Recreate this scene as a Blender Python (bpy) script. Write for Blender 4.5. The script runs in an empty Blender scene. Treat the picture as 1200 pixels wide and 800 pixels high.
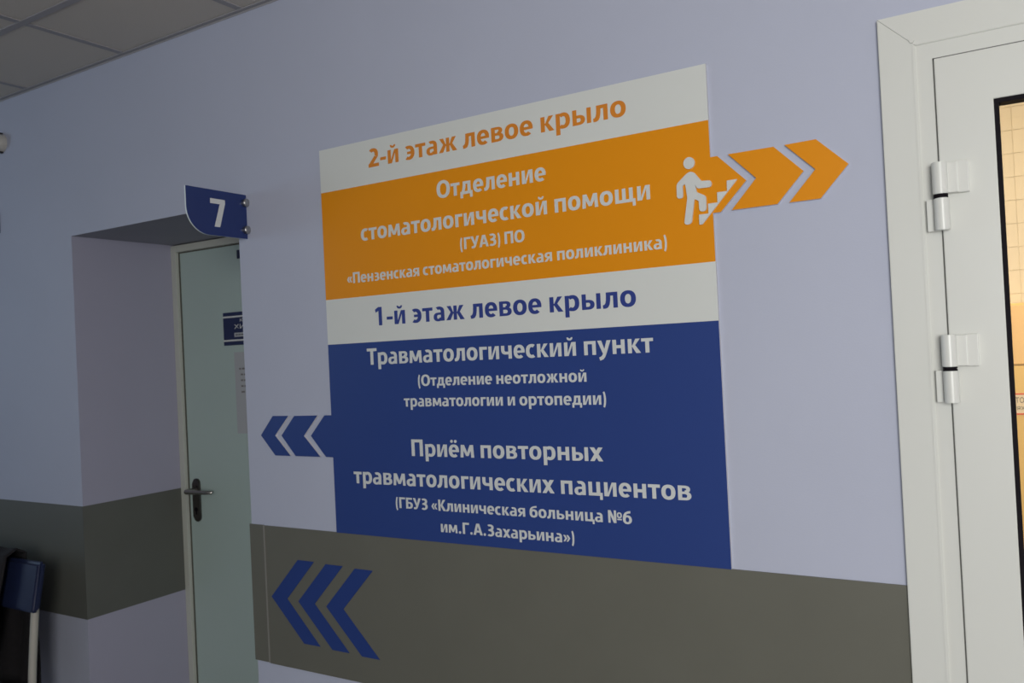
import bpy, bmesh, math, random
from mathutils import Vector, Matrix

S = bpy.context.scene
COL = S.collection
random.seed(4)

# ------------------------------------------------------------------ camera
cd = bpy.data.cameras.new('camera')
cam = bpy.data.objects.new('camera', cd)
COL.objects.link(cam)
cd.sensor_width = 36
cd.lens = 29.698
cd.clip_start = .05
r_ = Vector((0.85176158, 0.5216642, -0.04866897))
u_ = Vector((0.04807155, 0.0146875, 0.9987359))
f_ = Vector((-0.52171959, 0.85302446, 0.01256696))
M = Matrix((r_, u_, -f_)).transposed().to_4x4()
M.translation = Vector((0, -1.818, 1.52))
cam.matrix_world = M
cd.dof.use_dof = True
cd.dof.focus_distance = 2.0
cd.dof.aperture_fstop = 6.3
S.camera = cam

# ------------------------------------------------------------------ world, lights, exposure
w = bpy.data.worlds.new('world')
S.world = w
w.use_nodes = True
w.node_tree.nodes['Background'].inputs[0].default_value = (.62, .74, .95, 1)
w.node_tree.nodes['Background'].inputs[1].default_value = .6


def area(name, loc, rot, sx, sy, power, color):
    l = bpy.data.lights.new(name, 'AREA')
    l.shape = 'RECTANGLE'
    l.size, l.size_y = sx, sy
    l.energy = power
    l.color = color
    o = bpy.data.objects.new(name, l)
    o.location = loc
    o.rotation_euler = rot
    COL.objects.link(o)
    return o


# daylight entering through the big window opposite the sign wall, and a cool light added at the left end to tint the wall
area('window_daylight', (1.05, -3.52, 1.72), (math.radians(78), 0, 0), 1.4, 1.2, 66, (1, .985, .945))
area('added_cool_left_light', (-5.9, -2.1, 1.9), (math.radians(90), 0, math.radians(-90)), 1.2, 1.1, 12, (.58, .80, 1))  # unseen source, added to turn the left wall bluish

S.view_settings.view_transform = 'Standard'
S.view_settings.look = 'None'
S.view_settings.gamma = 1
S.view_settings.exposure = .42
S.view_settings.use_curve_mapping = False


# ------------------------------------------------------------------ materials
def mat(name, color, rough=.6, metal=0, noise=0, scale=40, bump=0, bscale=None, spec=.5, emit=None):
    m = bpy.data.materials.new(name)
    m.use_nodes = True
    nt = m.node_tree
    b = nt.nodes['Principled BSDF']
    b.inputs['Base Color'].default_value = (*color, 1)
    b.inputs['Roughness'].default_value = rough
    b.inputs['Metallic'].default_value = metal
    b.inputs['Specular IOR Level'].default_value = spec
    tc = nt.nodes.new('ShaderNodeTexCoord')
    if noise:
        n = nt.nodes.new('ShaderNodeTexNoise')
        n.inputs['Scale'].default_value = scale
        n.inputs['Detail'].default_value = 5
        nt.links.new(tc.outputs['Object'], n.inputs['Vector'])
        mr = nt.nodes.new('ShaderNodeMapRange')
        mr.inputs['From Min'].default_value = .3
        mr.inputs['From Max'].default_value = .7
        mr.inputs['To Min'].default_value = 1 - noise
        mr.inputs['To Max'].default_value = 1 + noise
        nt.links.new(n.outputs['Fac'], mr.inputs['Value'])
        vm = nt.nodes.new('ShaderNodeVectorMath')
        vm.operation = 'SCALE'
        vm.inputs[0].default_value = color
        nt.links.new(mr.outputs['Result'], vm.inputs['Scale'])
        nt.links.new(vm.outputs['Vector'], b.inputs['Base Color'])
    if bump:
        n2 = nt.nodes.new('ShaderNodeTexNoise')
        n2.inputs['Scale'].default_value = bscale or scale
        n2.inputs['Detail'].default_value = 4
        nt.links.new(tc.outputs['Object'], n2.inputs['Vector'])
        bp = nt.nodes.new('ShaderNodeBump')
        bp.inputs['Strength'].default_value = bump
        bp.inputs['Distance'].default_value = .002
        nt.links.new(n2.outputs['Fac'], bp.inputs['Height'])
        nt.links.new(bp.outputs['Normal'], b.inputs['Normal'])
    if emit:
        b.inputs['Emission Color'].default_value = (*emit[0], 1)
        b.inputs['Emission Strength'].default_value = emit[1]
    return m


def glass(name, tint=(1, 1, 1), refl=.06):
    m = bpy.data.materials.new(name)
    m.use_nodes = True
    nt = m.node_tree
    nt.nodes.clear()
    out = nt.nodes.new('ShaderNodeOutputMaterial')
    mix = nt.nodes.new('ShaderNodeMixShader')
    fr = nt.nodes.new('ShaderNodeFresnel')
    fr.inputs['IOR'].default_value = 1.45
    tr = nt.nodes.new('ShaderNodeBsdfTransparent')
    tr.inputs[0].default_value = (*tint, 1)
    gl = nt.nodes.new('ShaderNodeBsdfGlossy')
    gl.inputs['Roughness'].default_value = .02
    nt.links.new(fr.outputs[0], mix.inputs[0])
    nt.links.new(tr.outputs[0], mix.inputs[1])
    nt.links.new(gl.outputs[0], mix.inputs[2])
    nt.links.new(mix.outputs[0], out.inputs[0])
    return m


WALL = mat('lavender_wall_paint', (.485, .512, .625), .62, noise=.015, scale=3, bump=.10, bscale=260, spec=.3)
WALLR = mat('lavender_wall_shaded', (.41, .405, .515), .62, noise=.015, scale=3, bump=.10, bscale=260, spec=.3)  # wall paint with the shade of the reveal put into its colour
GREY = mat('grey_wall_vinyl', (.128, .133, .118), .5, noise=.03, scale=6, spec=.4)
GREYP = mat('grey_protection_panel', (.142, .141, .116), .42, noise=.03, scale=6, spec=.4)
SOFF = mat('soffit_wall_shaded', (.33, .33, .38), .7, noise=.02, scale=5, spec=.2)  # shade under the recess top put into a darker wall colour
TILE = mat('ceiling_tile_board', (.58, .54, .485), .85, noise=.05, scale=300, bump=.3, bscale=300, spec=.1)
RAIL = mat('ceiling_rail_metal', (.36, .35, .365), .7, spec=.1)
VOID = mat('dark_plenum', (.05, .05, .05), .9)
FLOOR = mat('linoleum', (.22, .20, .18), .45, noise=.1, scale=20)
SIGNW = mat('sign_white_face', (.70, .72, .69), .38, spec=.35)
EDGE = mat('sign_foam_edge', (.62, .62, .66), .6)
ORANGE = mat('sign_orange_face', (.80, .288, .004), .42, spec=.3)
BLUE = mat('sign_blue_face', (.025, .055, .225), .40, spec=.35)
CHEV = mat('chevron_vinyl_blue', (.022, .050, .212), .45, spec=.3)
FLAG = mat('door_number_blue', (.018, .036, .150), .3, spec=.4)
LETW = mat('letter_white', (.66, .68, .67), .45)
LETO = mat('letter_orange', (.70, .235, .02), .45)
LETB = mat('letter_blue', (.028, .050, .25), .45)
UPVC = mat('white_upvc', (.69, .70, .66), .35, noise=.01, scale=2, spec=.4)
HING = mat('hinge_white_enamel', (.73, .74, .70), .28, spec=.5)
RUB = mat('black_rubber_gasket', (.010, .008, .011), .7, spec=.1)
DOORP = mat('greenish_door_paint', (.45, .56, .53), .38, noise=.02, scale=2, spec=.4)
DFRAME = mat('door_frame_paint', (.56, .58, .52), .45)
DARKM = mat('dark_handle_metal', (.10, .095, .09), .32, metal=.8)
CHROME = mat('chrome', (.72, .72, .72), .18, metal=1)
STEEL = mat('satin_steel', (.42, .42, .42), .38, metal=1)
PAPER = mat('grey_white_paper', (.44, .46, .48), .55)
INK = mat('printing_ink', (.05, .05, .06), .6)
RED = mat('red_print', (.72, .10, .03), .5)
CREAMT = mat('cream_wall_tile', (.78, .72, .57), .5, noise=.02, scale=4)
GROUT = mat('tile_grout', (.74, .67, .52), .8)
CAB = mat('cream_cabinet_enamel', (.80, .56, .20), .4, noise=.02, scale=6)
CABU = mat('amber_cabinet_enamel', (.84, .56, .23), .3, noise=.03, scale=6)
NAVY = mat('navy_seat_vinyl', (.012, .019, .062), .5, noise=.05, scale=20)
TUBE = mat('cream_tube_enamel', (.50, .48, .42), .35)
CLOTH = mat('black_cloth', (.012, .010, .012), .9, noise=.2, scale=60, bump=.4, bscale=200)
OFFW = mat('offwhite_plastic', (.52, .50, .46), .4)
DARK = mat('dark_plastic', (.03, .03, .035), .5)
GLASS = glass('clear_glass')
LAMPW = mat('warm_lamp_diffuser', (.9, .8, .6), .5, emit=((1, .74, .38), 2.5))


# ------------------------------------------------------------------ helpers
def link(name, me, m=None, parent=None):
    o = bpy.data.objects.new(name, me)
    COL.objects.link(o)
    if m is not None:
        me.materials.append(m)
    if parent:
        o.parent = parent
    return o


def bx(bm, x0, x1, y0, y1, z0, z1, bev=0, seg=2):
    g = bmesh.ops.create_cube(bm, size=1)
    bmesh.ops.scale(bm, vec=(x1 - x0, y1 - y0, z1 - z0), verts=g['verts'])
    bmesh.ops.translate(bm, vec=((x0 + x1) / 2, (y0 + y1) / 2, (z0 + z1) / 2), verts=g['verts'])
    if bev:
        es = list({e for v in g['verts'] for e in v.link_edges})
        bmesh.ops.bevel(bm, geom=es, offset=bev, segments=seg, affect='EDGES', profile=.6)


def fin(name, bm, m=None, parent=None, smooth=False):
    bmesh.ops.recalc_face_normals(bm, faces=bm.faces)
    me = bpy.data.meshes.new(name)
    bm.to_mesh(me)
    bm.free()
    if smooth:
        for p in me.polygons:
            p.use_smooth = True
    return link(name, me, m, parent)


def box(name, x0, x1, y0, y1, z0, z1, m, parent=None, bev=0, seg=2):
    bm = bmesh.new()
    bx(bm, x0, x1, y0, y1, z0, z1, bev, seg)
    return fin(name, bm, m, parent)


def boxes(name, lst, m, parent=None, bev=0):
    bm = bmesh.new()
    for b in lst:
        bx(bm, *b, bev)
    return fin(name, bm, m, parent)


def prism(bm, pts, a, b, axis='y'):
    """extrude the outline pts between a and b along axis (outline in the other two axes)"""
    def P(p, t):
        return (p[0], t, p[1]) if axis == 'y' else (t, p[0], p[1])
    v0 = [bm.verts.new(P(p, a)) for p in pts]
    v1 = [bm.verts.new(P(p, b)) for p in pts]
    n = len(pts)
    bm.faces.new(v0)
    bm.faces.new(v1[::-1])
    for i in range(n):
        bm.faces.new((v0[i], v1[i], v1[(i + 1) % n], v0[(i + 1) % n]))


def plate(name, pts, a, b, m, parent=None, axis='y', edge=None):
    bm = bmesh.new()
    prism(bm, pts, a, b, axis)
    o = fin(name, bm, m, parent)
    if edge:
        o.data.materials.append(edge)
        for p in o.data.polygons:
            n = p.normal
            k = abs(n.y) if axis == 'y' else abs(n.x)
            p.material_index = 0 if k > .9 else 1
    return o


def cyl(bm, p0, p1, r, seg=20, r2=None):
    p0, p1 = Vector(p0), Vector(p1)
    d = p1 - p0
    g = bmesh.ops.create_cone(bm, cap_ends=True, segments=seg, radius1=r, radius2=r if r2 is None else r2, depth=d.length)
    mt = Matrix.Translation((p0 + p1) / 2) @ d.to_track_quat('Z', 'Y').to_matrix().to_4x4()
    bmesh.ops.transform(bm, matrix=mt, verts=g['verts'])


def tube(name, pts, rad, m, parent=None, res=8):
    """a round tube along pts with a radius per point"""
    cu = bpy.data.curves.new(name, 'CURVE')
    cu.dimensions = '3D'
    cu.bevel_depth = 1
    cu.bevel_resolution = 5
    cu.use_fill_caps = True
    sp = cu.splines.new('NURBS')
    sp.points.add(len(pts) - 1)
    for i, p in enumerate(pts):
        sp.points[i].co = (*p, 1)
        sp.points[i].radius = rad[i] if isinstance(rad, (list, tuple)) else rad
    sp.order_u = 3
    sp.use_endpoint_u = True
    sp.resolution_u = res
    t = bpy.data.objects.new('tmp', cu)
    COL.objects.link(t)
    bpy.context.view_layer.update()
    me = bpy.data.meshes.new_from_object(t.evaluated_get(bpy.context.evaluated_depsgraph_get()))
    bpy.data.objects.remove(t)
    me.name = name
    for p in me.polygons:
        p.use_smooth = True
    return link(name, me, m, parent)


def shade_auto(o, ang=35):
    me = o.data
    for p in me.polygons:
        p.use_smooth = True
    me.set_sharp_from_angle(angle=math.radians(ang))


def empty(name, loc=(0, 0, 0)):
    o = bpy.data.objects.new(name, None)
    o.location = loc
    o.empty_display_size = .05
    COL.objects.link(o)
    return o


def adopt(root):
    """children were modelled in world space: keep them there under the root Empty"""
    bpy.context.view_layer.update()
    inv = root.matrix_world.inverted()
    for c in root.children:
        c.matrix_parent_inverse = inv


def tag(o, label, cat, group=None):
    o['label'] = label
    o['category'] = cat
    if group:
        o['group'] = group
    return o


def struct(o):
    o['kind'] = 'structure'
    return o


# -- small print from Blender's own font
def print_text(body, x0, x1, zb, cap, ysurf, m, parent=None, t=.0005, name='printed_word'):
    cu = bpy.data.curves.new('printed_word', 'FONT')
    cu.body = body
    cu.resolution_u = 3
    cu.extrude = .5
    o = bpy.data.objects.new('tmp', cu)
    COL.objects.link(o)
    bpy.context.view_layer.update()
    me = bpy.data.meshes.new_from_object(o.evaluated_get(bpy.context.evaluated_depsgraph_get()))
    bpy.data.objects.remove(o)
    xs = [v.co.x for v in me.vertices]
    a, b = min(xs), max(xs)
    for v in me.vertices:
        v.co = (x0 + (v.co.x - a) * (x1 - x0) / (b - a), ysurf - (t if v.co.z > 0 else 0), zb + v.co.y * cap / .727)
    me.name = name
    return link(name, me, m, parent)


# -- bold humanist letters drawn here, 674 units to the cap height
def rc(x0, y0, x1, y1):
    return [(x0, y0), (x1, y0), (x1, y1), (x0, y1)]


def rg(cx, cy, rx, ry, wx, wy, a0=0, a1=360, n=None):
    """a band between two superellipses, as quads"""
    n = n or max(6, int((a1 - a0) / 11))
    out = []

    def pt(a, p, q):
        c, s = math.cos(a), math.sin(a)
        e = 2 / 2.25
        return (cx + p * math.copysign(abs(c) ** e, c), cy + q * math.copysign(abs(s) ** e, s))
    for k in range(n):
        a, b = (math.radians(a0 + (a1 - a0) * (k + d) / n) for d in (0, 1))
        out.append([pt(a, rx - wx, ry - wy), pt(a, rx, ry), pt(b, rx, ry), pt(b, rx - wx, ry - wy)])
    return out


def mir(polys, c):
    return [[(2 * c - x, y) for x, y in p] for p in polys]


def disc(cx, cy, r, n=18):
    return [(cx + r * math.cos(2 * math.pi * k / n), cy + r * math.sin(2 * math.pi * k / n)) for k in range(n)]


_i = [rc(58, 0, 195, 490), rc(395, 0, 532, 490), [(150, 0), (228, 0), (440, 490), (362, 490)], [(120, 0), (195, 0), (195, 150)],
      [(395, 340), (395, 490), (470, 490)]]
_breve = rg(295, 665, 118, 112, 62, 70, 180, 360)
_soft = [rc(60, 0, 200, 490), rc(200, 0, 310, 90), rc(200, 218, 310, 308)] + rg(308, 154, 212, 154, 146, 90, -90, 90)
_e = rg(270, 245, 238, 256, 144, 108, 2, 312) + [rc(110, 200, 506, 284)]
_zh = [[(455, 205), (578, 490), (738, 490), (572, 255)], [(455, 270), (570, 290), (768, 0), (600, 0)]]
_par = rg(330, 265, 292, 560, 108, 60, 133, 227, 14)
_gui = [[(28, 245), (160, 425), (262, 425), (150, 245), (262, 65), (160, 65)], [(218, 245), (350, 425), (452, 425), (340, 245), (452, 65), (350, 65)]]


def split(p):
    """a chevron outline as two quads"""
    return [[p[0], p[1], p[2], p[3]], [p[0], p[3], p[4], p[5]]]


GL_ = {
    'о': (566, rg(283, 245, 252, 256, 150, 110)),
    'с': (452, rg(278, 245, 246, 256, 148, 112, 58, 302)),
    'е': (534, _e),
    'ё': (534, _e + [disc(180, 620, 60), disc(355, 620, 60)]),
    'а': (536, rg(258, 322, 218, 179, 140, 104, 0, 122) + [rc(336, 0, 476, 335), rc(225, 212, 350, 292)]
          + rg(224, 140, 196, 152, 138, 80, 90, 270) + rg(224, 140, 180, 152, 110, 92, 270, 345)),
    'в': (556, [rc(60, 0, 200, 490), rc(200, 404, 300, 490), rc(200, 208, 300, 290), rc(200, 0, 310, 86)]
          + rg(298, 367, 190, 123, 134, 86, -90, 90) + rg(308, 145, 216, 145, 144, 86, -90, 90)),
    'г': (420, [rc(60, 0, 202, 490), rc(202, 382, 405, 490)]),
    'д': (606, [rc(15, 0, 590, 108), rc(15, -145, 132, 0), rc(473, -145, 590, 0), rc(368, 108, 510, 490), rc(260, 384, 368, 490),
                [(148, 490), (268, 490), (268, 384), (258, 240), (215, 108), (80, 108), (122, 210), (140, 340)]]),
    'ж': (790, [rc(330, 0, 460, 490)] + _zh + mir(_zh, 395)),
    'з': (478, rg(208, 364, 206, 137, 138, 90, -90, 132) + rg(212, 148, 226, 159, 144, 90, -132, 90) + [rc(118, 212, 214, 300)]),
    'и': (590, _i),
    'й': (590, _i + _breve),
    'к': (545, [rc(60, 0, 202, 490), [(195, 205), (350, 490), (514, 490), (318, 255)], [(195, 262), (315, 292), (538, 0), (362, 0)]]),
    'л': (560, [rc(268, 382, 360, 490), rc(360, 0, 502, 490),
                [(128, 490), (268, 490), (268, 382), (262, 250), (236, 110), (180, 20), (100, -10), (20, -8), (12, 98), (62, 110), (100, 158), (120, 250), (127, 370)]]),
    'м': (712, [[(42, 0), (172, 0), (196, 490), (72, 490)], [(540, 0), (670, 0), (640, 490), (516, 490)],
                [(72, 490), (222, 490), (412, 60), (300, 60)], [(640, 490), (490, 490), (300, 60), (412, 60)]]),
    'н': (585, [rc(60, 0, 202, 490), rc(383, 0, 525, 490), rc(202, 194, 383, 302)]),
    'п': (585, [rc(60, 0, 202, 490), rc(383, 0, 525, 490), rc(202, 382, 383, 490)]),
    'р': (586, [rc(60, -198, 202, 490)] + rg(318, 245, 238, 256, 148, 112, -128, 128)),
    'т': (466, [rc(162, 0, 304, 382), rc(16, 382, 450, 490)]),
    'у': (530, [[(6, 490), (160, 490), (292, 130), (225, -5)], [(372, 490), (524, 490), (345, 30), (225, -5), (250, 120)],
                [(225, -5), (345, 30), (290, -90), (215, -170), (95, -212), (58, -98), (130, -72), (185, -25), (212, 30)]]),
    'х': (526, [[(12, 490), (180, 490), (516, 0), (348, 0)], [(346, 490), (512, 490), (178, 0), (10, 0)]]),
    'ц': (618, [rc(60, 0, 202, 490), rc(374, 0, 516, 490), rc(202, 0, 374, 108), rc(516, 0, 606, 108), rc(500, -140, 606, 0)]),
    'ч': (568, [rc(366, 0, 508, 490), rc(46, 330, 188, 490), rc(244, 158, 366, 266)] + rg(244, 330, 198, 172, 142, 108, 180, 270)),
    'щ': (842, [rc(60, 0, 200, 490), rc(330, 0, 465, 490), rc(595, 0, 735, 490), rc(200, 0, 330, 108), rc(465, 0, 595, 108),
                rc(735, 0, 826, 108), rc(720, -140, 826, 0)]),
    'ь': (548, _soft),
    'ы': (752, [rc(60, 0, 200, 490), rc(200, 0, 280, 90), rc(200, 218, 280, 308), rc(552, 0, 692, 490)] + rg(278, 154, 208, 154, 142, 90, -90, 90)),
    'э': (480, rg(196, 245, 250, 256, 148, 112, -122, 122) + [rc(130, 200, 380, 288)]),
    'я': (550, [rc(350, 0, 490, 490), rc(240, 402, 350, 490), rc(240, 190, 350, 276), [(200, 200), (350, 200), (168, 0), (8, 0)]]
          + rg(242, 340, 206, 150, 142, 88, 90, 270)),
    'б': (568, rg(285, 222, 252, 233, 150, 108) + [[(33, 222), (42, 380), (85, 500), (165, 580), (250, 520), (195, 460), (172, 380), (183, 222)],
                                                  [(165, 580), (280, 622), (480, 655), (490, 555), (330, 535), (230, 505)]]),
    'Т': (545, [rc(197, 0, 348, 556), rc(14, 556, 532, 674)]),
    'О': (706, rg(353, 337, 326, 348, 162, 120)),
    'П': (692, [rc(66, 0, 216, 674), rc(476, 0, 626, 674), rc(216, 556, 476, 674)]),
    'Г': (530, [rc(66, 0, 216, 674), rc(216, 556, 515, 674)]),
    'У': (592, [[(4, 674), (176, 674), (325, 300), (255, 150)], [(425, 674), (590, 674), (388, 180), (255, 150), (300, 300)],
                [(388, 180), (330, 60), (240, -5), (130, -12), (60, 0), (70, 112), (140, 105), (200, 125), (255, 200)]]),
    'А': (650, [[(8, 0), (168, 0), (345, 600), (325, 674), (225, 674)], [(642, 0), (482, 0), (305, 600), (325, 674), (425, 674)], rc(160, 152, 490, 264)]),
    'З': (560, rg(244, 504, 240, 181, 152, 112, -90, 134) + rg(246, 192, 264, 203, 156, 112, -134, 90) + [rc(140, 300, 250, 405)]),
    'Б': (600, [rc(66, 0, 216, 674), rc(216, 560, 525, 674), rc(216, 0, 335, 106), rc(216, 306, 335, 412)] + rg(333, 206, 238, 206, 152, 106, -90, 90)),
    'К': (630, [rc(66, 0, 216, 674), [(205, 290), (408, 674), (592, 674), (345, 340)], [(205, 355), (342, 395), (622, 0), (430, 0)]]),
    '№': (868, [rc(60, 0, 185, 674), rc(395, 0, 520, 674), [(60, 674), (205, 674), (520, 0), (375, 0)], rc(575, 170, 835, 240)]
          + rg(705, 425, 142, 160, 82, 72)),
    '1': (555, [rc(216, 0, 362, 674), [(216, 674), (216, 540), (84, 478), (60, 590)]]),
    '2': (555, rg(262, 464, 226, 220, 150, 118, -28, 138) + [rc(36, 0, 508, 120), [(320, 392), (462, 352), (238, 110), (36, 60), (36, 90), (60, 120)]]),
    '6': (555, rg(285, 222, 250, 233, 148, 104) + [[(35, 222), (42, 360), (88, 500), (170, 600), (262, 520), (205, 440), (180, 360), (183, 222)],
                                                  [(170, 600), (290, 660), (440, 684), (465, 684), (465, 566), (370, 556), (262, 520)]]),
    '7': (555, [rc(30, 556, 520, 674), [(345, 560), (520, 600), (500, 520), (325, 0), (145, 0)]]),
    '(': (250, _par),
    ')': (250, mir(_par, 128)),
    '«': (480, split(_gui[0]) + split(_gui[1])),
    '»': (480, mir(split(_gui[0]) + split(_gui[1]), 240)),
    '-': (322, [rc(30, 186, 292, 294)]),
    '.': (286, [disc(143, 68, 80)]),
    ' ': (212, []),
}


def lettering(body, x0, x1, zb, cap, ysurf, m, parent=None, t=.001, face='y'):
    """one line set from x0 to x1, baseline at zb, on the face at ysurf (towards -y, or +x when face='x'); each letter a mesh"""
    pen, place = 0, []
    for ch in body:
        adv, polys = GL_[ch]
        if polys:
            place.append((pen, polys))
        pen += adv
    lo = min(p[0] + q for q, ps in place[:1] for pl in ps for p in pl)
    hi = max(p[0] + q for q, ps in place[-1:] for pl in ps for p in pl)
    sx, sz = (x1 - x0) / (hi - lo), cap / 674
    root = None
    if len(place) > 1:
        root = bpy.data.objects.new('lettering', None)
        root.empty_display_size = .02
        COL.objects.link(root)
        root.parent = parent
    for q, ps in place:
        bm = bmesh.new()
        for k, pl in enumerate(ps):
            e = t + k * 1.2e-5
            pp = [(x0 + (p[0] + q - lo) * sx, zb + p[1] * sz) for p in pl]
            if face == 'y':
                prism(bm, pp, ysurf - e, ysurf)
            else:
                prism(bm, pp, ysurf, ysurf + e, 'x')
        fin('letter', bm, m, root or parent)
    return root


# ================================================================== SETTING
CEIL = 2.62
RL, RR, RT = -2.995, -2.096, 2.027        # recess: left, right, top
DY = .425                                 # depth of the left door behind the wall face
TH = .50
# wall with the sign
boxes_back = [(-6, RL, 0, TH, 0, CEIL), (RL, RR, 0, TH, RT, CEIL), (RR, -.165, 0, TH, 0, CEIL),
              (-.165, .90, 0, TH, 2.075, CEIL), (.90, 3, 0, TH, 0, CEIL)]
wb = struct(boxes('wall_back', boxes_back, WALL))
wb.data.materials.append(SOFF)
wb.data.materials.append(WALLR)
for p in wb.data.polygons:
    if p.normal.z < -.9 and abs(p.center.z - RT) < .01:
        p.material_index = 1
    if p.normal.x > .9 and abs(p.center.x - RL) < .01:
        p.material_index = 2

# floor, ceiling
struct(box('floor', -6, 3, -3.6, 3, -.05, 0, FLOOR))
ce = struct(box('ceiling', -6, 3, -3.6, 0, CEIL + .06, CEIL + .12, VOID))
X0, Y0, P = -2.63, -.352, .6
xj = [X0 + P * k for k in range(-5, 10)]
yj = [Y0 - P * k for k in range(0, 6)]
xs = [-6] + xj + [3]
ys = [0] + yj + [-3.6]
cache = {}
for i in range(len(xs) - 1):
    for j in range(len(ys) - 1):
        wx, wy = xs[i + 1] - xs[i], ys[j] - ys[j + 1]
        if wx < .05 or wy < .05:
            continue
        key = (round(wx, 3), round(wy, 3))
        if key not in cache:
            bm = bmesh.new()
            bx(bm, -wx / 2 + .004, wx / 2 - .004, -wy / 2 + .004, wy / 2 - .004, 0, .014)
            me = bpy.data.meshes.new('ceiling_tile')
            bm.to_mesh(me)
            bm.free()
            me.materials.append(TILE)
            cache[key] = me
        o = link('ceiling_tile', cache[key], None, ce)
        o.location = ((xs[i] + xs[i + 1]) / 2, (ys[j] + ys[j + 1]) / 2, CEIL + .001 + random.uniform(0, .0015))
for x in xj:
    box('ceiling_rail', x - .012, x + .012, -3.6, 0, CEIL - .001, CEIL + .03, RAIL, ce)
for y in yj:
    box('ceiling_rail', -6, 3, y - .012, y + .012, CEIL - .002, CEIL + .028, RAIL, ce)
tr = struct(boxes('trim_1', [(-6, 3, -.016, 0, CEIL - .003, CEIL + .001), (-6, 3, -.002, 0, CEIL - .008, CEIL)], RAIL))

# opposite wall with its window, end walls
WY = -3.6
struct(boxes('wall_front', [(-6, .3, WY - .3, WY, 0, CEIL), (1.8, 3, WY - .3, WY, 0, CEIL),
                            (.3, 1.8, WY - .3, WY, 0, 1.05), (.3, 1.8, WY - .3, WY, 2.45, CEIL)], WALL))
struct(boxes('wall_left', [(-6.2, -6, WY, -2.8, 0, CEIL), (-6.2, -6, -1.4, .5, 0, CEIL),
                           (-6.2, -6, -2.8, -1.4, 0, 1.3), (-6.2, -6, -2.8, -1.4, 2.5, CEIL)], WALL))
struct(box('wall_right', 3, 3.2, WY, .5, 0, CEIL, WALL))
w1 = struct(boxes('window_1', [(.3, .36, WY - .16, WY - .1, 1.05, 2.45), (1.74, 1.8, WY - .16, WY - .1, 1.05, 2.45),
                               (1.02, 1.08, WY - .16, WY - .1, 1.05, 2.45), (.36, 1.74, WY - .16, WY - .1, 1.05, 1.11),
                               (.36, 1.74, WY - .16, WY - .1, 2.39, 2.45)], UPVC))
for a, b in ((.36, 1.02), (1.08, 1.74)):
    box('pane', a, b, WY - .135, WY - .131, 1.11, 2.39, GLASS, w1)
box('window_sill', .25, 1.85, WY - .1, WY + .12, 1.02, 1.05, UPVC, w1)
w2 = struct(boxes('added_window_2', [(-6.16, -6.1, -2.8, -2.74, 1.3, 2.5), (-6.16, -6.1, -1.46, -1.4, 1.3, 2.5),
                               (-6.16, -6.1, -2.74, -1.46, 1.3, 1.36), (-6.16, -6.1, -2.74, -1.46, 2.44, 2.5)], UPVC))
box('pane', -6.135, -6.131, -2.74, -1.46, 1.36, 2.44, GLASS, w2)  # unseen window, added to go with the cool left light

# grey protective band
BT, BB = 1.024, .603
t2 = struct(box('trim_2', -2.036, -.226, -.004, 0, BB - .002, BT, GREYP, bev=.0008))
t2['label'] = 'wide grey protection panel along the lower wall'
t3 = struct(box('trim_3', -2.102, -2.039, -.004, 0, BB, BT + .001, GREYP, bev=.0008))
struct(box('trim_4', -2.0405, -2.0345, -.0052, -.0035, BB, BT, mat('joint_strip', (.24, .23, .21), .4)))
struct(box('trim_5', -6, RL + .001, -.0015, 0, .615, 1.03, GREY))
struct(box('trim_6', RL, RL + .0015, -.0015, DY - .002, .615, 1.03, GREY))

# baseboard
struct(boxes('baseboard_back', [(-6, RL, -.012, 0, 0, .09), (RR, -.226, -.012, 0, 0, .09), (.96, 3, -.012, 0, 0, .09)],
             mat('baseboard_plastic', (.12, .12, .12), .5)))

# ================================================================== LEFT DOOR IN THE RECESS (door_1)
d1 = struct(boxes('door_1', [(RL + .036, RR - .040, DY + .012, DY + .05, .01, 1.992)], DOORP, bev=.002))
FY0, FY1 = DY - .004, DY + .07
boxes('door_frame', [(RL, RL + .030, FY0, FY1, 0, 2.023), (RR - .034, RR, FY0, FY1, 0, 2.023),
                     (RL + .030, RR - .034, FY0, FY1, 1.995, 2.023)], DFRAME, d1, bev=.002)
boxes('door_gasket', [(RL + .030, RL + .036, FY0 + .014, FY1 - .01, 0, 1.995), (RR - .040, RR - .034, FY0 + .014, FY1 - .01, 0, 1.995),
                      (RL + .040, RR - .040, FY0 + .014, FY1 - .01, 1.990, 1.995)], mat('frame_gap', (.10, .10, .08), .8), d1)
dy = DY + .012
# lever handle
bm = bmesh.new()
pts = []
hx, z0, z1, hw = -2.912, .895, 1.070, .021
for k in range(13):
    a = math.pi * k / 12
    pts.append((hx + hw * math.cos(a), z1 - hw + hw * math.sin(a)))
for k in range(13):
    a = math.pi + math.pi * k / 12
    pts.append((hx + hw * math.cos(a), z0 + hw + hw * math.sin(a)))
prism(bm, pts, dy - .009, dy)
es = [e for e in bm.edges if all(abs(v.co.y - (dy - .009)) < 1e-5 for v in e.verts)]
bmesh.ops.bevel(bm, geom=es, offset=.003, segments=2, affect='EDGES')
hd = fin('door_handle', bm, DARKM, d1)
shade_auto(hd)
hzz = 1.024
tube('lever', [(hx, dy - .006, hzz), (hx, dy - .035, hzz), (hx + .002, dy - .058, hzz), (hx + .03, dy - .064, hzz + .001),
               (hx + .08, dy - .060, hzz + .002), (hx + .125, dy - .050, hzz + .001), (hx + .137, dy - .038, hzz)],
     [.011, .010, .011, .0095, .0085, .008, .006], mat('worn_lever_metal', (.34, .33, .31), .25, metal=.9), hd)
bm = bmesh.new()
cyl(bm, (hx, dy - .014, hzz), (hx, dy - .008, hzz), .016, 24)
fin('lever_rose', bm, DARKM, hd)
bm = bmesh.new()
cyl(bm, (hx, dy - .0105, .945), (hx, dy - .0085, .945), .009, 20)
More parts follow.
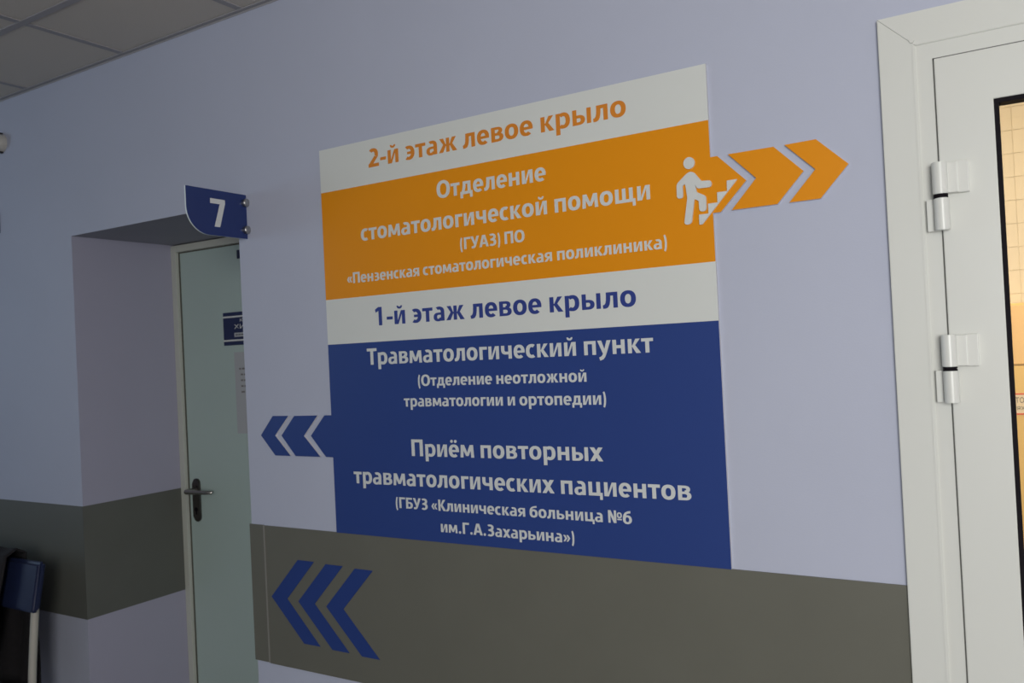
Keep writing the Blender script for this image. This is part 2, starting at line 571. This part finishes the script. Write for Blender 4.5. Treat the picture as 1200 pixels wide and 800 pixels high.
bx(bm, hx - .003, hx + .003, dy - .0105, dy - .0085, .925, .945)
fin('key_hole', bm, RUB, hd)
# small dark plate high on the door
box('door_tag', -2.614, -2.575, dy - .003, dy, 1.935, 1.969, mat('navy_tag', (.015, .02, .06), .4), d1, bev=.0005)

# plaque on the door
pq = tag(empty('door_plaque', (-2.55, dy, 1.6)), 'small navy plaque with two pale stripes on the grey-green door', 'plaque')
box('plaque_board', -2.708, -2.38, dy - .004, dy, 1.600, 1.729, mat('plaque_navy_shaded', (.012, .022, .085), .4), pq, bev=.0008)  # number sign navy, darkened to carry the weaker light on the door
for za, zb in ((1.708, 1.7145), (1.6155, 1.622)):
    box('stripe', -2.708, -2.38, dy - .0046, dy - .004, za, zb, LETW, pq)
print_text('КАБИНЕТ', -2.611, -2.477, 1.690, .012, dy - .004, LETW, pq)
print_text('ХИРУРГА', -2.645, -2.443, 1.663, .018, dy - .004, LETW, pq)
box('pale_label', -2.645, -2.443, dy - .0048, dy - .004, 1.632, 1.648, PAPER, pq)
boxes('printed_line', [(-2.637 + k * .016, -2.625 + k * .016, dy - .0052, dy - .0048, 1.638, 1.642) for k in range(11)], INK, pq)
adopt(pq)
# notice sheet below it
ns = tag(empty('notice_sheet', (-2.55, dy, 1.255)), 'tall pale notice sheet with short printed lines below the navy plaque', 'notice')
box('sheet', -2.655, -2.44, dy - .0015, dy, 1.255, 1.572, PAPER, ns)
for k in range(5):
    z = 1.507 - k * .0225
    bm = bmesh.new()
    xx = -2.63 + (0 if k == 0 else .008)
    while xx < -2.47:
        wd = random.uniform(.008, .02)
        bx(bm, xx, xx + wd, dy - .0019, dy - .0015, z - .0035, z + .0035)
        xx += wd + .005
    fin('printed_line', bm, mat('notice_ink', (.20, .19, .19), .6), ns)
adopt(ns)

# ================================================================== NUMBER SIGN "7"
fx = -2.056
nb = tag(empty('number_sign', (fx, 0, 1.91)), 'small navy door number sign reading 7 jutting from the wall', 'sign')
yo, zt, zb = -.222, 2.048, 1.911
R = .078
pts = [(0, zt), (yo, zt)]
for k in range(11):
    a = math.pi + math.pi / 2 * k / 10
    pts.append((yo + R + R * math.cos(a), zb + R + R * math.sin(a)))
pts += [(0, zb)]
plate('sign_board', pts, fx - .005, fx, FLAG, nb, axis='x', edge=mat('acrylic_edge', (.80, .88, .90), .3))
lettering('7', -.137, -.083, 1.9375, .084, fx, LETW, nb, face='x')
for zz in (2.022, 1.938):
    bm = bmesh.new()
    cyl(bm, (fx - .010, -.0085, zz), (fx + .011, -.0085, zz), .0125, 24)
    g = bmesh.ops.create_uvsphere(bm, u_segments=20, v_segments=10, radius=.0125)
    bmesh.ops.scale(bm, vec=(.45, 1, 1), verts=g['verts'])
    bmesh.ops.translate(bm, vec=(fx + .011, -.0085, zz), verts=g['verts'])
    s = fin('standoff', bm, STEEL, nb, smooth=False)
    shade_auto(s)
adopt(nb)

# ================================================================== THE BIG SIGN
T = .008
SX0, SX1 = -1.732, -.576
ZT, Z1, Z2, Z3, ZB = 2.131, 2.007, 1.6965, 1.567, 1.0245
sg = tag(empty('direction_sign', ((SX0 + SX1) / 2, 0, ZB)),
         'large white, orange and blue direction board with Cyrillic lettering', 'sign')
a = plate('white_panel', [(SX0, Z1), (SX1, Z1), (SX1, ZT), (SX0, ZT)], -T, 0, SIGNW, sg, edge=EDGE)
pts = [(SX0, Z2), (SX1, Z2), (SX1, 1.8025), (-.5585, 1.8025), (-.500, 1.863), (-.5605, 1.925), (SX1, 1.925), (SX1, Z1), (SX0, Z1)]
plate('orange_panel', pts, -T, 0, ORANGE, sg, edge=EDGE)['label'] = 'orange panel with an arrow tip on its right edge'
plate('white_panel', [(SX0, Z3), (SX1, Z3), (SX1, Z2), (SX0, Z2)], -T, 0, SIGNW, sg, edge=EDGE)
pts = [(SX0, ZB), (SX1, ZB), (SX1, Z3), (SX0, Z3), (SX0, 1.363), (-1.759, 1.363), (-1.817, 1.3025), (-1.760, 1.2415), (SX0, 1.2415)]
plate('blue_panel', pts, -T, 0, BLUE, sg, edge=EDGE)['label'] = 'blue panel with an arrow tip on its left edge'
LINES = [
    ('2-й этаж левое крыло', -1.5468, -.7685, 2.0530, .0505, LETO),
    ('Отделение', -1.3173, -.9869, 1.9350, .0455, LETW),
    ('стоматологической помощи', -1.5869, -.7195, 1.8525, .0455, LETW),
    ('(ГУАЗ) ПО', -1.2502, -1.0555, 1.7925, .0305, LETW),
    ('«Пензенская стоматологическая поликлиника)', -1.6463, -.6854, 1.7368, .0305, LETW),
    ('1-й этаж левое крыло', -1.5484, -.7670, 1.6120, .0510, LETB),
    ('Травматологический пункт', -1.5849, -.7305, 1.5040, .0455, LETW),
    ('(Отделение неотложной', -1.4092, -.9039, 1.4410, .0300, LETW),
    ('травматологии и ортопедии)', -1.4612, -.8555, 1.3860, .0305, LETW),
    ('Приём повторных', -1.4421, -.8704, 1.2520, .0450, LETW),
    ('травматологических пациентов', -1.6550, -.6582, 1.1702, .0450, LETW),
    ('(ГБУЗ «Клиническая больница №6', -1.5061, -.8049, 1.1083, .0295, LETW),
    ('им.Г.А.Захарьина»)', -1.3559, -.9579, 1.0522, .0295, LETW),
]
for body, x0, x1, z, cap, m in LINES:
    lettering(body, x0, x1, z, cap, -T, m, sg)

# climbing figure and stairs, raised white
pg = empty('pictogram')
pg.parent = sg
PT = -T - .0042


def capsule(p, q, r, n=8):
    """outline of a rounded bar"""
    p, q = Vector(p), Vector(q)
    a0 = math.atan2(q.y - p.y, q.x - p.x)
    out = []
    for k in range(n + 1):
        a = a0 - math.pi / 2 + math.pi * k / n
        out.append((q.x + r * math.cos(a), q.y + r * math.sin(a)))
    for k in range(n + 1):
        a = a0 + math.pi / 2 + math.pi * k / n
        out.append((p.x + r * math.cos(a), p.y + r * math.sin(a)))
    return out


def smooth_poly(pts, rad, n=5):
    """round the corners of an outline; rad = radius per corner"""
    out = []
    N = len(pts)
    for i in range(N):
        p = Vector(pts[i])
        a = Vector(pts[i - 1]) - p
        b = Vector(pts[(i + 1) % N]) - p
        r = min(rad[i] if isinstance(rad, (list, tuple)) else rad, a.length * .49, b.length * .49)
        if r < 1e-5:
            out.append(tuple(p))
            continue
        A, B = p + a.normalized() * r, p + b.normalized() * r
        for k in range(n + 1):
            t = k / n
            out.append(tuple(A * (1 - t) ** 2 + p * 2 * t * (1 - t) + B * t * t))
    return out


def flat(name, pts, m, parent, y1=PT):
    o = plate(name, pts, y1, -T, m, parent)
    return o


hc = (-.6235, 1.9190)
flat('figure_head', [(hc[0] + .0128 * math.cos(2 * math.pi * k / 28), hc[1] + .0132 * math.sin(2 * math.pi * k / 28)) for k in range(28)], LETW, pg)
body = [(-.6216, 1.9000), (-.6300, 1.8965), (-.6546, 1.8765), (-.6552, 1.8435), (-.6408, 1.8435), (-.6408, 1.8705), (-.6346, 1.8750),
        (-.6311, 1.8422), (-.6418, 1.7835), (-.6245, 1.7835), (-.6152, 1.8380), (-.6054, 1.8325), (-.6054, 1.8083),
        (-.5892, 1.8083), (-.5887, 1.8415), (-.6090, 1.8525), (-.6120, 1.8690), (-.6070, 1.8600), (-.5750, 1.8590),
        (-.5750, 1.8740), (-.5975, 1.8755), (-.6130, 1.8965)]
rads = [.004, .003, .006, .0075, .0075, .0005, .0015, .002, .009, .009, .002, .003, .0085, .0085, .006, .0015, .001, .003, .0078, .0078, .003, .003]
flat('figure_body', smooth_poly(body, rads), LETW, pg)
st = [(-.5410, 1.8679), (-.5180, 1.8679), (-.6000, 1.7800), (-.6066, 1.7800), (-.6066, 1.8022), (-.5849, 1.8022), (-.5849, 1.8236), (-.5636, 1.8236),
      (-.5636, 1.8455), (-.5415, 1.8455)]
flat('stairs', smooth_poly(st, [.0004, .002] + [.0006] * 8, 3), LETW, pg)
adopt(sg)


# ================================================================== CHEVRONS
def chevron(name, pts, y0, y1, m, label, group, edge=None):
    cx = sum(p[0] for p in pts) / len(pts)
    cz = sum(p[1] for p in pts) / len(pts)
    bm = bmesh.new()
    prism(bm, [(p[0] - cx, p[1] - cz) for p in pts], y0, y1)
    o = fin(name, bm, m)
    o.location = (cx, 0, cz)
    if edge:
        o.data.materials.append(edge)
        for p in o.data.polygons:
            p.material_index = 0 if abs(p.normal.y) > .9 else 1
    return tag(o, label, 'chevron', group)


zt, zm, zb = 1.925, 1.8648, 1.8035
chevron('orange_chevron', [(-.537, zt), (-.4395, zt), (-.3808, zm), (-.4373, zb), (-.5345, zb), (-.479, zm)], -T, 0, ORANGE,
        'wide orange chevron on the wall beside the arrow tip of the board', 'orange chevrons pointing right', EDGE)
chevron('orange_chevron', [(-.417, zt), (-.3535, zt + .001), (-.293, zm + .001), (-.350, zb), (-.4128, zb), (-.3575, zm)], -T, 0, ORANGE,
        'narrow orange chevron furthest from the board, nearest the white door', 'orange chevrons pointing right', EDGE)
zt, zm, zb = 1.3625, 1.3022, 1.2415
chevron('blue_chevron', [(-1.787, zt), (-1.882, zt - .001), (-1.939, zm), (-1.883, zb), (-1.782, zb), (-1.845, zm)][::-1], -T, 0, BLUE,
        'wide blue chevron on the lavender wall beside the board', 'raised blue chevrons pointing left', EDGE)
chevron('blue_chevron', [(-1.907, zt - .001), (-1.973, zt - .001), (-2.028, zm), (-1.969, zb), (-1.9035, zb), (-1.966, zm)][::-1], -T, 0, BLUE,
        'narrow blue chevron at the edge of the door recess', 'raised blue chevrons pointing left', EDGE)
labs = ['flat blue chevron on the grey band, nearest the door recess', 'flat blue chevron on the grey band, middle of the three',
        'flat blue chevron on the grey band, rightmost of the three']
for k, xl in enumerate((-1.898, -1.7845, -1.6715)):
    dz = -.0025 * k
    pts = [(xl, .930 + dz), (xl + .067, .930 + dz), (xl - .051, .8085 + dz), (xl + .078, .682 + dz), (xl + .012, .682 + dz), (xl - .118, .8085 + dz)]
    chevron('wall_decal', pts[::-1], -.0052, -.004, CHEV, labs[k], 'blue chevrons on the grey band')

# ================================================================== RIGHT DOOR (door_2)
d2 = struct(empty('door_2', (-.1, 0, 0)))


def rect_frame(name, x0, x1, zt, wdt, y0, y1, m, parent, bev=.002, zb=0, bottom=0, g=.0):
    """mitred frame: left, right, top (and bottom) members as one part each"""
    def member(pts):
        bm = bmesh.new()
        prism(bm, pts, y0, y1)
        if bev:
            es = [e for e in bm.edges if all(abs(v.co.y - y0) < 1e-6 for v in e.verts) and
                  (abs(e.verts[0].co.x - e.verts[1].co.x) < 1e-5 or abs(e.verts[0].co.z - e.verts[1].co.z) < 1e-5)]
            bmesh.ops.bevel(bm, geom=es, offset=bev, segments=2, affect='EDGES')
        return fin(name, bm, m, parent)
    wl, wr = wdt if isinstance(wdt, tuple) else (wdt, wdt)
    member([(x0, zb), (x0 + wl, zb + (bottom and wl)), (x0 + wl, zt - wr), (x0, zt - g)])
    member([(x1, zb), (x1, zt - g), (x1 - wl, zt - wr), (x1 - wl, zb + (bottom and wl))])
    member([(x0 + g, zt), (x0 + wl + g, zt - wr + g), (x1 - wl - g, zt - wr + g), (x1 - g, zt)])
    if bottom:
        member([(x0 + g, zb), (x1 - g, zb), (x1 - wl - g, zb + wl), (x0 + wl + g, zb + wl)])


CXL, CXR = -.2262, .96
rect_frame('casing', CXL, CXR, 2.1385, .066, -.013, 0, UPVC, d2, .0012, g=.0004)
boxes('casing_edge', [(CXL + .0595, CXL + .0625, -.0138, -.0128, 0, 2.078)], UPVC, d2)
rect_frame('door_frame', CXL + .063, CXR - .063, 2.0755, .0345, -.009, .06, UPVC, d2, .0015)
SL, SR, ST_ = -.1297, .8635, 2.0395
rect_frame('sash', SL, SR, ST_, .0945, -.0145, .05, UPVC, d2, .0012, zb=.02, bottom=1)
GL, GR, GT = SL + .0945, SR - .0945, ST_ - .0945
rect_frame('gasket', GL - .0005, GR + .0005, GT + .0005, .0088, -.0115, .02, RUB, d2, .001, zb=.114, bottom=1)
box('door_pane', GL + .007, GR - .007, .001, .005, .12, GT - .007, GLASS, d2)
boxes('seal_shadow_line', [(SL - .0028, SL + .0005, -.0098, -.0085, .02, ST_ + .002), (SL - .0028, SR + .0028, -.0098, -.0085, ST_ - .0005, ST_ + .0028)],
      mat('grey_seal_shadow', (.13, .13, .12), .8), d2)  # seal strip coloured dark to draw the shadow of the sash step
# screw cap at the mitre
bm = bmesh.new()
cyl(bm, (CXL + .060, -.0165, 2.083), (CXL + .060, -.012, 2.083), .0045, 16)
fin('screw_cap', bm, UPVC, d2)


def hinge(zc, dx):
    """zc: the gap between the two barrels"""
    bm = bmesh.new()
    cx, cy, r = -.1295 + dx, -.030, .0135
    cyl(bm, (cx, cy, zc + .004), (cx, cy, zc + .064), r, 28)
    cyl(bm, (cx + .0008, cy, zc - .064), (cx + .0008, cy, zc - .004), r, 28)
    bmesh.ops.bevel(bm, geom=[e for e in bm.edges if abs((e.verts[0].co - e.verts[1].co).z) < 1e-5], offset=.0012, segments=2, affect='EDGES')
    h = fin('hinge', bm, HING, d2)
    shade_auto(h)
    # leaf on the sash, stepped
    b1 = bmesh.new()
    bx(b1, cx + .004, cx + .030, -.030, -.014, zc + .005, zc + .063, .0015)
    bx(b1, cx + .0285, cx + .0485, -.027, -.0115, zc + .004, zc + .064, .0015)
    fin('hinge_leaf', b1, HING, h)
    b2 = bmesh.new()
    bx(b2, cx - .026, cx - .004, -.022, -.0085, zc - .064, zc - .003, .0015)
    fin('frame_leaf', b2, HING, h)
    b3 = bmesh.new()
    for s in (-.0022, .0022):
        cyl(b3, (cx, cy, zc + s - .0016), (cx, cy, zc + s + .0016), r * .93, 24)
    cyl(b3, (cx, cy, zc - .01), (cx, cy, zc + .01), r * .8, 20)
    fin('hinge_washer', b3, RUB, h)


hinge(1.7745, 0)
hinge(1.4485, 0)
adopt(d2)

# ================================================================== LEFT EDGE OF THE PHOTO
# round detector with two dark clips
dt = tag(empty('wall_detector', (-3.437, 0, 2.446)), 'small round off-white detector high on the wall', 'detector')
prof = [(0, -.040), (.012, -.0385), (.024, -.033), (.031, -.024), (.034, -.014), (.035, 0)]
bm = bmesh.new()
ring = []
for r, y in prof:
    if r == 0:
        ring.append([bm.verts.new((-3.437, y, 2.446))])
    else:
        ring.append([bm.verts.new((-3.437 + r * math.cos(2 * math.pi * k / 28), y, 2.446 + r * math.sin(2 * math.pi * k / 28))) for k in range(28)])
for a, b in zip(ring, ring[1:]):
    for k in range(28):
        if len(a) == 1:
            bm.faces.new((a[0], b[k], b[(k + 1) % 28]))
        else:
            bm.faces.new((a[k], b[k], b[(k + 1) % 28], a[(k + 1) % 28]))
o = fin('dome', bm, OFFW, dt, smooth=True)
for s in (1, -1):
    box('clip', -3.441, -3.431, -.014, 0, 2.446 + s * .0375 - .0035, 2.446 + s * .0375 + .0035, DARK, dt, bev=.001)
adopt(dt)
# edge of a small plate
tag(box('wall_plate', -3.64, -3.477, -.006, 0, 2.094, 2.179, mat('slate_plate', (.16, .22, .32), .4), bev=.001),
    'small slate blue plate on the wall below the round detector', 'plate')

# waiting bench
bn = tag(empty('waiting_bench', (-3.6, -.4, 0)), 'navy waiting bench with cream tube legs left of the door recess', 'bench')
XR = -2.965


def pad(name, x0, x1, prof, m):
    bm = bmesh.new()
    prism(bm, prof, x0, x1, 'x')
    es = list(bm.edges)
    bmesh.ops.bevel(bm, geom=es, offset=.010, segments=3, affect='EDGES')
    o = fin(name, bm, m, bn)
    shade_auto(o, 50)
    return o


pad('backrest', -4.55, XR, [(-.215, .70), (-.185, .70), (-.155, .868), (-.185, .868)], NAVY)
pad('seat', -4.55, XR, [(-.66, .43), (-.25, .42), (-.25, .46), (-.66, .475)], NAVY)
for x in (XR - .045, -4.45):
    tube('leg', [(x, -.175, .76), (x, -.190, .60), (x, -.205, .40), (x, -.19, .2), (x, -.17, .0)], .0135, TUBE, bn)
    tube('leg', [(x, -.22, .41), (x, -.40, .405), (x, -.60, .40), (x, -.64, .36), (x, -.65, .0)], .0135, TUBE, bn)
boxes('seat_rail', [(-4.45, XR - .045, -.60, -.57, .395, .425), (-4.45, XR - .045, -.32, -.29, .395, .42)], TUBE, bn)
adopt(bn)

# dark cloth added over the bench, shaped to fill the dark area there
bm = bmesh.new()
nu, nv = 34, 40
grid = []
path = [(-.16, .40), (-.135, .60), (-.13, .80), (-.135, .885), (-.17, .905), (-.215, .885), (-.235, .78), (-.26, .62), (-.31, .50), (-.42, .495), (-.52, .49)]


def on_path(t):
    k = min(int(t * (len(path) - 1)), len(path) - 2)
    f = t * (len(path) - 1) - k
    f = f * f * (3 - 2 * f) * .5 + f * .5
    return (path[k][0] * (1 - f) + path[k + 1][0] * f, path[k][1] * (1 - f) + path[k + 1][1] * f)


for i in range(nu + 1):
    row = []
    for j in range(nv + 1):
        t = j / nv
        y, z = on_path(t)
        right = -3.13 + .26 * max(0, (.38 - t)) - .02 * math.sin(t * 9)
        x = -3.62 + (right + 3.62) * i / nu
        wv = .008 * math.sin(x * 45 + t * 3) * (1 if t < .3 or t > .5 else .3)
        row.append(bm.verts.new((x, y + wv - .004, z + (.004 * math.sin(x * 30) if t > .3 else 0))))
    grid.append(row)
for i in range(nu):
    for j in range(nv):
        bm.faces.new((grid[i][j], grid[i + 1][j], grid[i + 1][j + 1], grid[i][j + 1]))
o = fin('cloth', bm, CLOTH, smooth=True)
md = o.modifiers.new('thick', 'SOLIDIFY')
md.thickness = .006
tag(o, 'black cloth draped over the back of the navy bench', 'cloth')

# ================================================================== ROOM BEHIND THE GLASS DOOR
BY = 2.40
struct(boxes('wall_beyond', [(-1.4, 1.8, BY, BY + .1, 0, 2.9), (-1.5, -1.4, TH, BY, 0, 2.9), (1.8, 1.9, TH, BY, 0, 2.9)], GROUT))
struct(box('ceiling_beyond', -1.5, 1.9, TH, BY + .1, 2.9, 3.0, mat('warm_white_ceiling', (.75, .72, .66), .7)))
wbo = bpy.data.objects['wall_beyond']
bm = bmesh.new()
bx(bm, -.0494, .0494, -.003, 0, -.0494, .0494, .0008, 1)
tme = bpy.data.meshes.new('wall_tile')
bm.to_mesh(tme)
bm.free()
tme.materials.append(CREAMT)
for i in range(-3, 5):
    for j in range(9, 29):
        o = link('wall_tile', tme, None, wbo)
        o.location = (-.02 + .05 + .1 * i, BY, .05 + .1 * j - .035)
cb = tag(empty('electrical_cabinet', (0, BY, 0)), 'amber cabinet with a red-striped voltage warning seen through the door glass', 'cabinet')
CY = 2.2
box('body', -.42, .42, CY + .02, BY - .007, 0, 1.62, CAB, cb, bev=.004)
box('upper_door', -.41, .41, CY, CY + .02, 1.370, 1.612, CABU, cb, bev=.003)
box('lower_door', -.41, .41, CY, CY + .02, .06, 1.363, CAB, cb, bev=.003)
wl = box('warning_label', -.150, .060, CY - .0015, CY, 1.163, 1.253, mat('label_white', (.80, .70, .52), .5), cb)
boxes('red_stripe', [(-.150, .060, CY - .0022, CY - .0015, 1.246, 1.252), (-.150, .060, CY - .0022, CY - .0015, 1.164, 1.170)], RED, wl)
print_text('СТОЙ', -.077, -.013, 1.213, .022, CY - .0015, INK, wl)
print_text('НАПРЯЖЕНИЕ', -.119, .039, 1.184, .014, CY - .0015, INK, wl)
adopt(cb)
lp = tag(empty('ceiling_lamp', (.1, 1.1, 2.9)), 'warm round ceiling lamp in the room behind the glass door', 'lamp')
bm = bmesh.new()
cyl(bm, (.1, 1.1, 2.84), (.1, 1.1, 2.88), .16, 32)
fin('diffuser', bm, LAMPW, lp)
bm = bmesh.new()
cyl(bm, (.1, 1.1, 2.88), (.1, 1.1, 2.9), .17, 32)
fin('lamp_base', bm, UPVC, lp)
adopt(lp)
area('lamp_light', (.1, 1.1, 2.82), (0, 0, 0), .3, .3, 25, (1, .78, .50))
